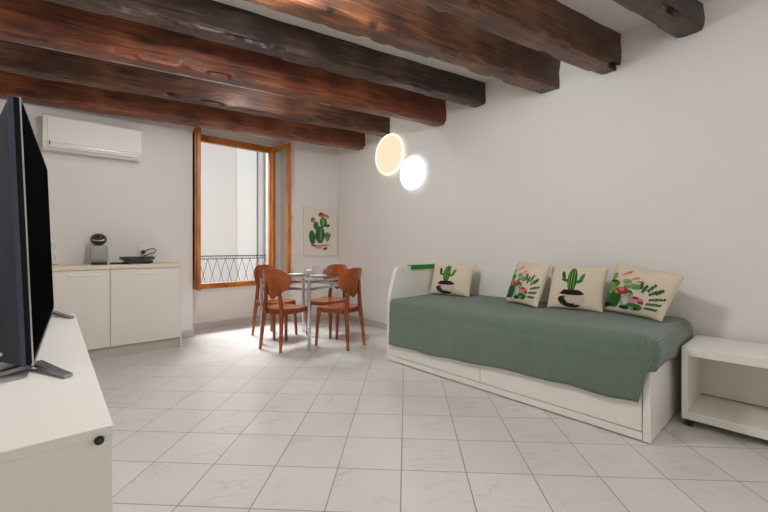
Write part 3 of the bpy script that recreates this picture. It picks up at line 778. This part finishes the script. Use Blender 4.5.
def cactus_garden(cx=0, cy=0, k=1.0):
    e = lambda x, y, a, b, r, i: ell(cx+x*k, cy+y*k, a*k, b*k, r, i)
    L = [e(-.55, .10, .20, .22, 0, 'ink_light'), e(-.55, .26, .18, .05, 0, 'ink_dark'), e(-.58, .44, .10, .13, -20, 'ink_sage'), e(-.58, .46, .05, .09, -20, 'ink_light'),
         e(-.22, .60, .16, .05, 35, 'ink_pink'), e(-.14, .68, .07, .025, 40, 'ink_red'), e(-.10, .30, .14, .10, 0, 'ink_light'), e(.10, .46, .12, .05, 30, 'ink_pink'),
         e(.26, .36, .12, .045, 20, 'ink_pink'), e(.22, .16, .16, .10, 10, 'ink_sage')]
    for i, (x, y) in enumerate(((-.74, -.42), (-.46, -.38), (-.32, -.36))):
        L.append(e(x, y, .20-.02*i, .27+.03*i, -8, 'ink_green' if i else 'ink_olive'))
        for q in (-.12, -.06, 0, .06, .12): L.append(e(x+q, y, .013, .21+.02*i, -14, 'ink_dark' if i else 'ink_light'))
    L += [e(-.16, -.05, .22, .13, 0, 'ink_red'), e(-.20, .0, .09, .06, 0, 'ink_pink'), e(.06, -.40, .24, .24, 0, 'ink_blue'), e(.0, -.36, .10, .15, 0, 'ink_pot'),
          e(.30, -.28, .22, .09, 0, 'ink_pink'), e(.28, -.22, .10, .05, 0, 'ink_red'), e(.45, -.36, .09, .06, 0, 'ink_brown'), e(.28, -.54, .24, .13, 0, 'ink_green'), e(.20, -.60, .09, .06, 0, 'ink_light'), e(.34, -.60, .06, .05, 0, 'ink_dark')]
    L += [e(-.40, .18, .10, .09, 20, 'ink_olive'), e(-.05, .12, .12, .07, 0, 'ink_sage'), e(.10, .20, .10, .06, 30, 'ink_light'), e(-.02, -.62, .16, .07, 0, 'ink_dark'),
          e(-.60, -.60, .22, .07, 0, 'ink_dark'), e(.08, -.05, .10, .06, -20, 'ink_green'), e(.12, -.14, .09, .05, 30, 'ink_light'), e(-.34, -.12, .07, .05, 0, 'ink_pink'), e(-.70, -.12, .08, .05, 20, 'ink_olive')]
    for x0, y0, ln, an in ((.42, .02, .26, 80), (.55, .10, .28, 70), (.62, -.02, .30, 50), (.66, -.20, .32, 25), (.62, -.36, .30, 12), (.60, -.52, .26, 5), (.36, .14, .2, 100), (.76, .06, .2, 60)):
        c, s = math.cos(R(an)), math.sin(R(an))
        L.append(e(x0+c*ln*.5, y0+s*ln*.5, ln*.62, .05, an, 'ink_sage'))
        for q in range(5):
            sx, sy = x0+c*ln*(q/4.0), y0+s*ln*(q/4.0)
            L.append(e(sx, sy, .055, .018, an+60*(-1)**q, 'ink_dark'))
    return L
def cushion(name, label, BL, BR, hgt, thick, leanX, shapes, zbase=.632, roll=0, sk=(0, 0)):
    BL, BR = Vector(BL), Vector(BR); W = (BR-BL).length
    ux = (BR-BL).normalized(); nrm = Vector((0, 0, 1)).cross(ux).normalized()   # points away from viewer?
    if nrm.dot(Vector((-1, 0, 0))) < 0: nrm = -nrm
    up = (Vector((0, 0, 1))*math.cos(leanX)-nrm*math.sin(leanX)).normalized()
    fwd = nrm*math.cos(leanX)+Vector((0, 0, 1))*math.sin(leanX)
    t = thing(name, label, 'cushion', ((BL.x+BR.x)/2, (BL.y+BR.y)/2, zbase), 0, 'cactus print cushions on the daybed')
    rot = Matrix.Rotation(roll, 3, fwd)
    def world(x, y, z): return rot @ (ux*x+fwd*y+up*(z))+up*(hgt/2)
    n = 56; bm = bmesh.new(); G = {}
    for side in (1, -1):
        for i in range(n+1):
            for j in range(n+1):
                u, v = -1+2*i/n, -1+2*j/n
                u, v = math.sin(u*PI/2), math.sin(v*PI/2)
                x, y, z = surf(u, v, W, hgt, thick/2, sk)
                if side < 0 and (i in (0, n) or j in (0, n)): G[(side, i, j)] = G[(1, i, j)]; continue
                G[(side, i, j)] = bm.verts.new(world(x, y*side, z))
        for i in range(n):
            for j in range(n):
                bm.faces.new((G[(side, i, j)], G[(side, i+1, j)], G[(side, i+1, j+1)], G[(side, i, j+1)]))
    obj('cushion_cover', bm, M['linen'], t, smooth=True)
    inks = sorted(set(s[6] for s in shapes))
    def f3(u, v, off):
        u = max(-.97, min(.97, u)); v = max(-.97, min(.97, v))
        x, y, z = surf(u, v, W, hgt, thick/2, sk); return world(x, y+off+.0012, z)
    obj('cactus_print', print_mesh(shapes, f3, inks), [M[i] for i in inks], t)
    return t
cushion('cushion', 'beige cushion with potted cactus print in the corner below the green strip', (3.22, 2.83, 0), (3.32, 2.375, 0), .355, .14, R(20), cactus_pot(-.12, .02, 1.34), sk=(.06, 0))
cushion('cushion', 'beige cushion with cactus garden print, second from the daybed corner', (3.31, 1.955, 0), (3.165, 1.575, 0), .41, .13, R(22), cactus_garden(-.13, -.08, 1.12), sk=(.02, .03))
cushion('cushion', 'beige cushion with potted cactus print between the two garden print cushions', (3.25, 1.53, 0), (3.31, 1.11, 0), .385, .13, R(22), cactus_pot(-.08, .02, 1.34), sk=(.04, 0))
cushion('cushion', 'largest beige cushion, cactus garden print, nearest the low daybed end', (3.42, 1.14, 0), (3.21, .705, 0), .415, .15, R(20), cactus_garden(-.12, -.08, 1.12), sk=(.15, .17))

# ------------------------------------------------------------------ low open unit on castors
un = thing('rolling_shelf_unit', 'low white open shelf unit on black castors beside the daybed', 'shelf unit', (0, 0, 0))
ux0, ux1, uy0, uy1, uz0, uz1 = 3.10, 3.585, -.62, .574, .046, .508
obj('top_board', nb(ux0, ux1, uy0, uy1, uz1-.055, uz1, bev=.003), M['white'], un)
obj('bottom_board', nb(ux0, ux1, uy0+.034, uy1-.034, uz0, uz0+.052, bev=.003), M['white'], un)
obj('side_board', nb(ux0, ux1, uy1-.034, uy1, uz0, uz1-.055, bev=.003), M['white'], un)
obj('side_board', nb(ux0, ux1, uy0, uy0+.034, uz0, uz1-.055, bev=.003), M['white'], un)
obj('back_board', nb(ux1-.05, ux1-.044, uy0+.034, uy1-.034, uz0+.060, uz1-.055), M['white_in'], un)
for x, y in ((ux0+.030, uy1-.035), (ux1-.045, uy1-.035), (ux0+.030, uy0+.035), (ux1-.045, uy0+.035)):
    c = bpy.data.objects.new('castor', None); COL.objects.link(c); c.parent = un; c.location = (x, y, 0)
    bm = bmesh.new()
    for s in (-1, 1):
        prof = [(0, -.006), (.020, -.006), (.0225, -.003), (.0225, .003), (.020, .006), (0, .006)]
        prof = [(r_, z_*1.5) for r_, z_ in prof]; b2 = lathe(bmesh.new(), prof, 20)
        b2.transform(Matrix.Translation((-.006, s*.011, .0228)) @ Matrix.Rotation(R(90), 4, 'X'))
        me = bpy.data.meshes.new('t'); b2.to_mesh(me); bm.from_mesh(me); b2.free(); bpy.data.meshes.remove(me)
    obj('castor_wheel', bm, M['rubber'], c, smooth=True)
    bm = nb(-.018, .014, -.004, .004, .02, .044); tube(bm, [(0, 0, .036), (0, 0, .046)], .012, 12)
    obj('castor_fork', bm, M['plastic_b'], c)

# ------------------------------------------------------------------ picture on the back wall
pc = thing('canvas_picture', 'white canvas with cactus painting on the back wall beside the window', 'picture', (3.346, 5.2188, 1.388), math.atan2(WY1-WY0, XR-NX1))
pw, ph = .557, .76
obj('canvas', nb(-pw/2, pw/2, -.032, -.001, -ph/2, ph/2, bev=.003), M['canvas'], pc)
def flat(u, v, off): u, v = u*1.10-.06, v*1.10; return (u*pw/2, -.032-off*.8, v*ph/2)
e = ell
L = [e(-.42, -.22, .17, .27, 12, 'ink_teal'), e(-.42, -.22, .10, .22, 12, 'ink_green'), e(.0, -.12, .26, .32, 0, 'ink_teal'), e(-.02, -.12, .17, .27, 0, 'ink_green'), e(.05, -.10, .07, .25, 0, 'ink_sage'),
     e(-.22, .22, .15, .17, 25, 'ink_sage'), e(-.22, .20, .09, .13, 25, 'ink_green'), e(.18, .35, .20, .19, -8, 'ink_green'), e(.18, .37, .10, .15, -8, 'ink_light'), e(.42, .22, .12, .06, 10, 'ink_teal'),
     e(-.38, .42, .13, .08, 30, 'ink_salmon'), e(-.42, .47, .06, .05, 30, 'ink_brown'), e(.10, .62, .20, .09, 0, 'ink_salmon'), e(.05, .66, .10, .06, 0, 'ink_brown'), e(.38, .58, .12, .06, -20, 'ink_salmon'),
     e(.10, -.53, .46, .045, 4, 'ink_sand'), e(-.1, -.60, .2, .04, -6, 'ink_sand'), e(.28, -.64, .14, .05, 10, 'ink_brown'), e(-.35, -.52, .14, .03, 0, 'ink_brown')]
for an in (60, 75, 90, 105, 120): L.append(e(.40+.24*math.cos(R(an))*.7, -.40+.2*math.sin(R(an)), .19, .045, an, 'ink_teal'))
for an in (68, 82, 98, 112): L.append(e(.40+.24*math.cos(R(an))*.7, -.42+.2*math.sin(R(an)), .15, .018, an, 'ink_light'))
inks = sorted(set(s[6] for s in L))
obj('cactus_painting', print_mesh(L, flat, inks, .0010), [M[i] for i in inks], pc)

# ------------------------------------------------------------------ dining table
def cam2w(x, y):   # plan coordinates measured from the camera axis -> room
    c, s = math.cos(R(42)), math.sin(R(42)); return (x*c+y*s, -x*s+y*c)
TA, TB = cam2w(-.823, 4.25), cam2w(-1.451, 4.59); TC, TD = cam2w(-1.09, 5.25), cam2w(-.462, 4.91)
tc_ = ((TA[0]+TC[0])/2, (TA[1]+TC[1])/2)
tang = math.atan2(TB[1]-TA[1], TB[0]-TA[0])
hw = math.hypot(TB[0]-TA[0], TB[1]-TA[1])/2; hd = math.hypot(TD[0]-TA[0], TD[1]-TA[1])/2
tb = thing('dining_table', 'square glass topped dining table on chrome legs by the window', 'table', (tc_[0], tc_[1], 0), tang)
TZ = .795
bm = nb(-hw-.045, hw+.045, -hd-.045, hd+.045, TZ-.012, TZ)
bm2 = bmesh.new(); n = 8; rr = .07; pts = []
for cx, cy, a0 in ((hw+.045-rr, hd+.045-rr, 0), (-hw-.045+rr, hd+.045-rr, 90), (-hw-.045+rr, -hd-.045+rr, 180), (hw+.045-rr, -hd-.045+rr, 270)):
    for k in range(n+1): pts.append((cx+rr*math.cos(R(a0+90*k/n)), cy+rr*math.sin(R(a0+90*k/n))))
bm.free(); bm = bm2
A = [bm.verts.new((x, y, TZ-.012)) for x, y in pts]; B = [bm.verts.new((x, y, TZ)) for x, y in pts]
for k in range(len(pts)): bm.faces.new((A[k], A[(k+1) % len(pts)], B[(k+1) % len(pts)], B[k]))
bm.faces.new(A[::-1]); bm.faces.new(B)
obj('glass_top', bm, M['tglass'], tb)
for x, y in ((-hw, -hd), (hw, -hd), (hw, hd), (-hw, hd)):
    bm = bmesh.new(); tube(bm, [(x, y, 0), (x, y, .01), (x, y, TZ-.025)], [.015, .0185, .0185], 14)
    tube(bm, [(x, y, TZ-.025), (x, y, TZ-.012)], .024, 14)
    obj('leg', bm, M['chrome'], tb, smooth=True)
for z, r_ in ((TZ-.035, .010), (TZ-.115, .012)):
    bm = bmesh.new()
    for p, q in (((-hw, -hd), (hw, -hd)), ((hw, -hd), (hw, hd)), ((hw, hd), (-hw, hd)), ((-hw, hd), (-hw, -hd))):
        beam_bar(bm, (p[0], p[1], z), (q[0], q[1], z), r_*1.2, r_*2.4)
    obj('frame_rail', bm, M['chrome2'], tb)
def tw(x, y): c, s = math.cos(tang), math.sin(tang); return (tc_[0]+x*c-y*s, tc_[1]+x*s+y*c)
# things on the table
def tumbler(x, y, r, h, label):
    bm = lathe(bmesh.new(), [(0, .0), (r*.85, 0), (r, h), (r*.93, h), (r*.78, .008), (0, .008)], 20)
    wx, wy = tw(x, y); o = obj('drinking_glass', bm, M['glass'], smooth=True, loc=(wx, wy, TZ+.0006))
    tag(o, label, 'glass', 'clear glasses on the dining table')
tumbler(-.06, -.10, .036, .115, 'tall clear drinking glass near the middle of the glass table')
tumbler(.10, .16, .034, .10, 'clear drinking glass on the window side of the glass table')
tumbler(-.12, .12, .036, .11, 'clear drinking glass on the side of the table towards the right wall')
wx, wy = tw(.10, -.20)
t = thing('sugar_bowl', 'small white bowl with lid on the left part of the glass table', 'bowl', (wx, wy, TZ+.0006))
obj('bowl', lathe(bmesh.new(), [(0, 0), (.028, 0), (.045, .02), (.05, .045), (.047, .045), (.042, .022), (0, .012)], 24), M['plastic_w'], t, smooth=True)
obj('bowl_lid', lathe(bmesh.new(), [(0, .046), (.05, .046), (.045, .056), (.02, .064), (.008, .066), (.010, .074), (0, .077)], 24), M['plastic_w'], t, smooth=True)
for (px, py, lab) in ((-.20, .02, 'white plate on the table corner towards the daybed'), (.20, -.04, 'white plate on the table side towards the window')):
    wx, wy = tw(px, py)
    tag(obj('plate', lathe(bmesh.new(), [(0, 0), (.06, 0), (.10, .012), (.10, .015), (.058, .004), (0, .004)], 32), M['plastic_w'], smooth=True, loc=(wx, wy, TZ+.0006)), lab, 'plate', 'white plates on the dining table')

# ------------------------------------------------------------------ dining chairs
def make_chair():
    t = thing('dining_chair', '', 'chair', group='cherry plywood chairs around the glass table')
    SZ = .465
    # seat: dished rounded square plywood
    bm = bmesh.new(); n = 14; G = {}
    for side in (1, 0):
        for i in range(n+1):
            for j in range(n+1):
                u, v = -1+2*i/n, -1+2*j/n
                # squircle map
                x = u*math.sqrt(1-.32*v*v); y = v*math.sqrt(1-.32*u*u)
                wd = .212+.018*v
                X, Y = x*wd*1.0, y*.21+.005
                r2 = min(1, u*u*.6+v*v*.6)
                Z = SZ-.020*(1-r2)-.010*max(0, v)**3
                if side == 0: Z -= .014
                G[(side, i, j)] = bm.verts.new((X, Y, Z))
    for i in range(n):
        for j in range(n):
            bm.faces.new((G[(1, i, j)], G[(1, i+1, j)], G[(1, i+1, j+1)], G[(1, i, j+1)]))
            bm.faces.new((G[(0, i, j)], G[(0, i, j+1)], G[(0, i+1, j+1)], G[(0, i+1, j)]))
    for k in range(n):
        for a, b in (((k, 0), (k+1, 0)), ((k+1, n), (k, n)), ((0, k+1), (0, k)), ((n, k), (n, k+1))):
            bm.faces.new((G[(1,)+a], G[(0,)+a], G[(0,)+b], G[(1,)+b]))
    obj('seat', bm, M['chairwood'], t, smooth=True)
    # apron
    bm = bmesh.new(); z = SZ-.045
    c = [(-.155, -.165), (.155, -.165), (.175, .17), (-.175, .17)]
    for k in range(4):
        p, q = c[k], c[(k+1) % 4]; beam_bar(bm, (p[0], p[1], z), (q[0], q[1], z), .022, .048)
    obj('seat_frame', bm, M['chairleg'], t)
    for s in (-1, 1):
        obj('leg', swept(bmesh.new(), [((s*.185, .205, 0), .013, .014), ((s*.178, .190, .25), .018, .019), ((s*.168, .170, SZ-.024), .023, .023)], None), M['chairleg'], t, smooth=True)
        obj('leg', swept(bmesh.new(), [((s*.155, -.240, 0), .013, .014), ((s*.142, -.215, .25), .018, .019), ((s*.128, -.195, SZ-.03), .021, .024), ((s*.110, -.198, .58), .018, .020), ((s*.092, -.214, .70), .014, .015), ((s*.080, -.226, .77), .010, .009)], None), M['chairleg'], t, smooth=True)
    # backrest shell: broad rounded top narrowing to a point at the bottom, wrapping forward at the sides
    bm = bmesh.new(); z0, z1 = .572, .910; nu, nv = 18, 18; G = {}
    def half(tv):
        if tv < .60: w = .030+(.205-.030)*math.sin(tv/.60*PI/2)**.72
        else: w = .205-.075*((tv-.60)/.40)**2.8
        return w
    for side in (0, 1):
        for j in range(nv+1):
            tv = j/nv; w = half(tv)
            for i in range(nu+1):
                u = -1+2*i/nu; x = u*w
                y = -.212-.055*(tv-.3)+ (x/.205)**2*.085
                zz = z0+(z1-z0)*tv - .030*max(0, abs(u)-.45)**1.5*(1 if tv > .8 else 0)+(.02*u*u if tv < .25 else 0)
                G[(side, i, j)] = bm.verts.new((x, y+(.006 if side else -.006), zz))
    for i in range(nu):
        for j in range(nv):
            bm.faces.new((G[(1, i, j)], G[(1, i+1, j)], G[(1, i+1, j+1)], G[(1, i, j+1)]))
            bm.faces.new((G[(0, i, j)], G[(0, i, j+1)], G[(0, i+1, j+1)], G[(0, i+1, j)]))
    for k in range(nu):
        bm.faces.new((G[(1, k, 0)], G[(0, k, 0)], G[(0, k+1, 0)], G[(1, k+1, 0)])); bm.faces.new((G[(1, k+1, nv)], G[(0, k+1, nv)], G[(0, k, nv)], G[(1, k, nv)]))
    for k in range(nv):
        bm.faces.new((G[(1, 0, k+1)], G[(0, 0, k+1)], G[(0, 0, k)], G[(1, 0, k)])); bm.faces.new((G[(1, nu, k)], G[(0, nu, k)], G[(0, nu, k+1)], G[(1, nu, k+1)]))
    obj('backrest', bm, M['chairwood'], t, smooth=True)
    return t
ch0 = make_chair()
def place(o, cx, cy, face_deg, label):
    x, y = cam2w(cx, cy); o.location = (x, y, 0)
    # local +Y faces the table; face_deg measured in camera plan, room = -42
    o.rotation_euler.z = R(face_deg-42-90); o['label'] = label
place(ch0, -1.14, 4.49, 60.5, 'cherry wood chair on the left front side of the glass table')
c2 = copy_tree(ch0); place(c2, -.515, 4.54, 147, 'cherry wood chair on the right front side, nearest the daybed')
c3 = copy_tree(ch0); place(c3, -1.42, 5.03, -33, 'cherry wood chair between the table and the window')
c4 = copy_tree(ch0); place(c4, -.735, 5.12, -119, 'cherry wood chair on the far right side, below the cactus picture')

# ------------------------------------------------------------------ camera
cd = bpy.data.cameras.new('camera'); cam = bpy.data.objects.new('camera', cd); COL.objects.link(cam)
cam.location = (0, 0, 1.15); cam.rotation_euler = (R(90), 0, R(-42))
cd.sensor_width = 36; cd.lens = 387.5/768*36; cd.shift_y = -(256-246.7)/768; cd.clip_start = .02
S.camera = cam

# ------------------------------------------------------------------ light
w = bpy.data.worlds.new('world'); S.world = w; w.use_nodes = True
bg = w.node_tree.nodes['Background']; bg.inputs['Color'].default_value = (.88, .94, 1.0, 1); bg.inputs['Strength'].default_value = .65
def area(name, loc, rot, sx, sy, power, color, spread=None):
    l = bpy.data.lights.new(name, 'AREA'); l.shape = 'RECTANGLE'; l.size = sx; l.size_y = sy; l.energy = power; l.color = color
    if spread: l.spread = spread
    o = bpy.data.objects.new(name, l); COL.objects.link(o); o.location = loc; o.rotation_euler = rot; o.visible_camera = True
    return o
# daylight entering by the window; side and rear area lights are added fill
area('window_daylight', (2.25, 8.25, 4.7), (R(-42), 0, 0), 2.6, 1.6, 380, (.90, .96, 1.0), R(100))
area('side_fill', (XR+.16, (SY0+SY1)/2, (RZ0+RZ1)/2), (0, R(90), 0), RZ1-RZ0, SY1-SY0, 26, (.93, .97, 1.0))
area('rear_fill', ((RX0+RX1)/2, YR-.16, (RZ0+RZ1)/2), (R(90), 0, 0), 2.0, 1.8, 2, (.93, .97, 1.0))
for nm, e, r_, lc in (('overhead_fill', 98, .14, (.90, 1.93, 2.60)), ('overhead_fill', 9, .2, (1.5, -.1, 2.45)), ('overhead_fill', 17, .09, (1.7, 3.62, 2.84))):  # unseen point lights without fixtures, added to brighten room and kitchen wall
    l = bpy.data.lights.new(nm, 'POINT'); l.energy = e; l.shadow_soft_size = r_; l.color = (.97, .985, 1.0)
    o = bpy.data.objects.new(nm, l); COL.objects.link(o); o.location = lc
S.view_settings.view_transform = 'Standard'; S.view_settings.look = 'None'
S.view_settings.exposure = 0; S.view_settings.gamma = 1; S.view_settings.use_curve_mapping = False
S.cycles.use_denoising = True; S.cycles.max_bounces = 10; S.cycles.diffuse_bounces = 6; S.cycles.sample_clamp_indirect = 6
S.cycles.transparent_max_bounces = 16
S.cycles.caustics_reflective = False; S.cycles.caustics_refractive = False
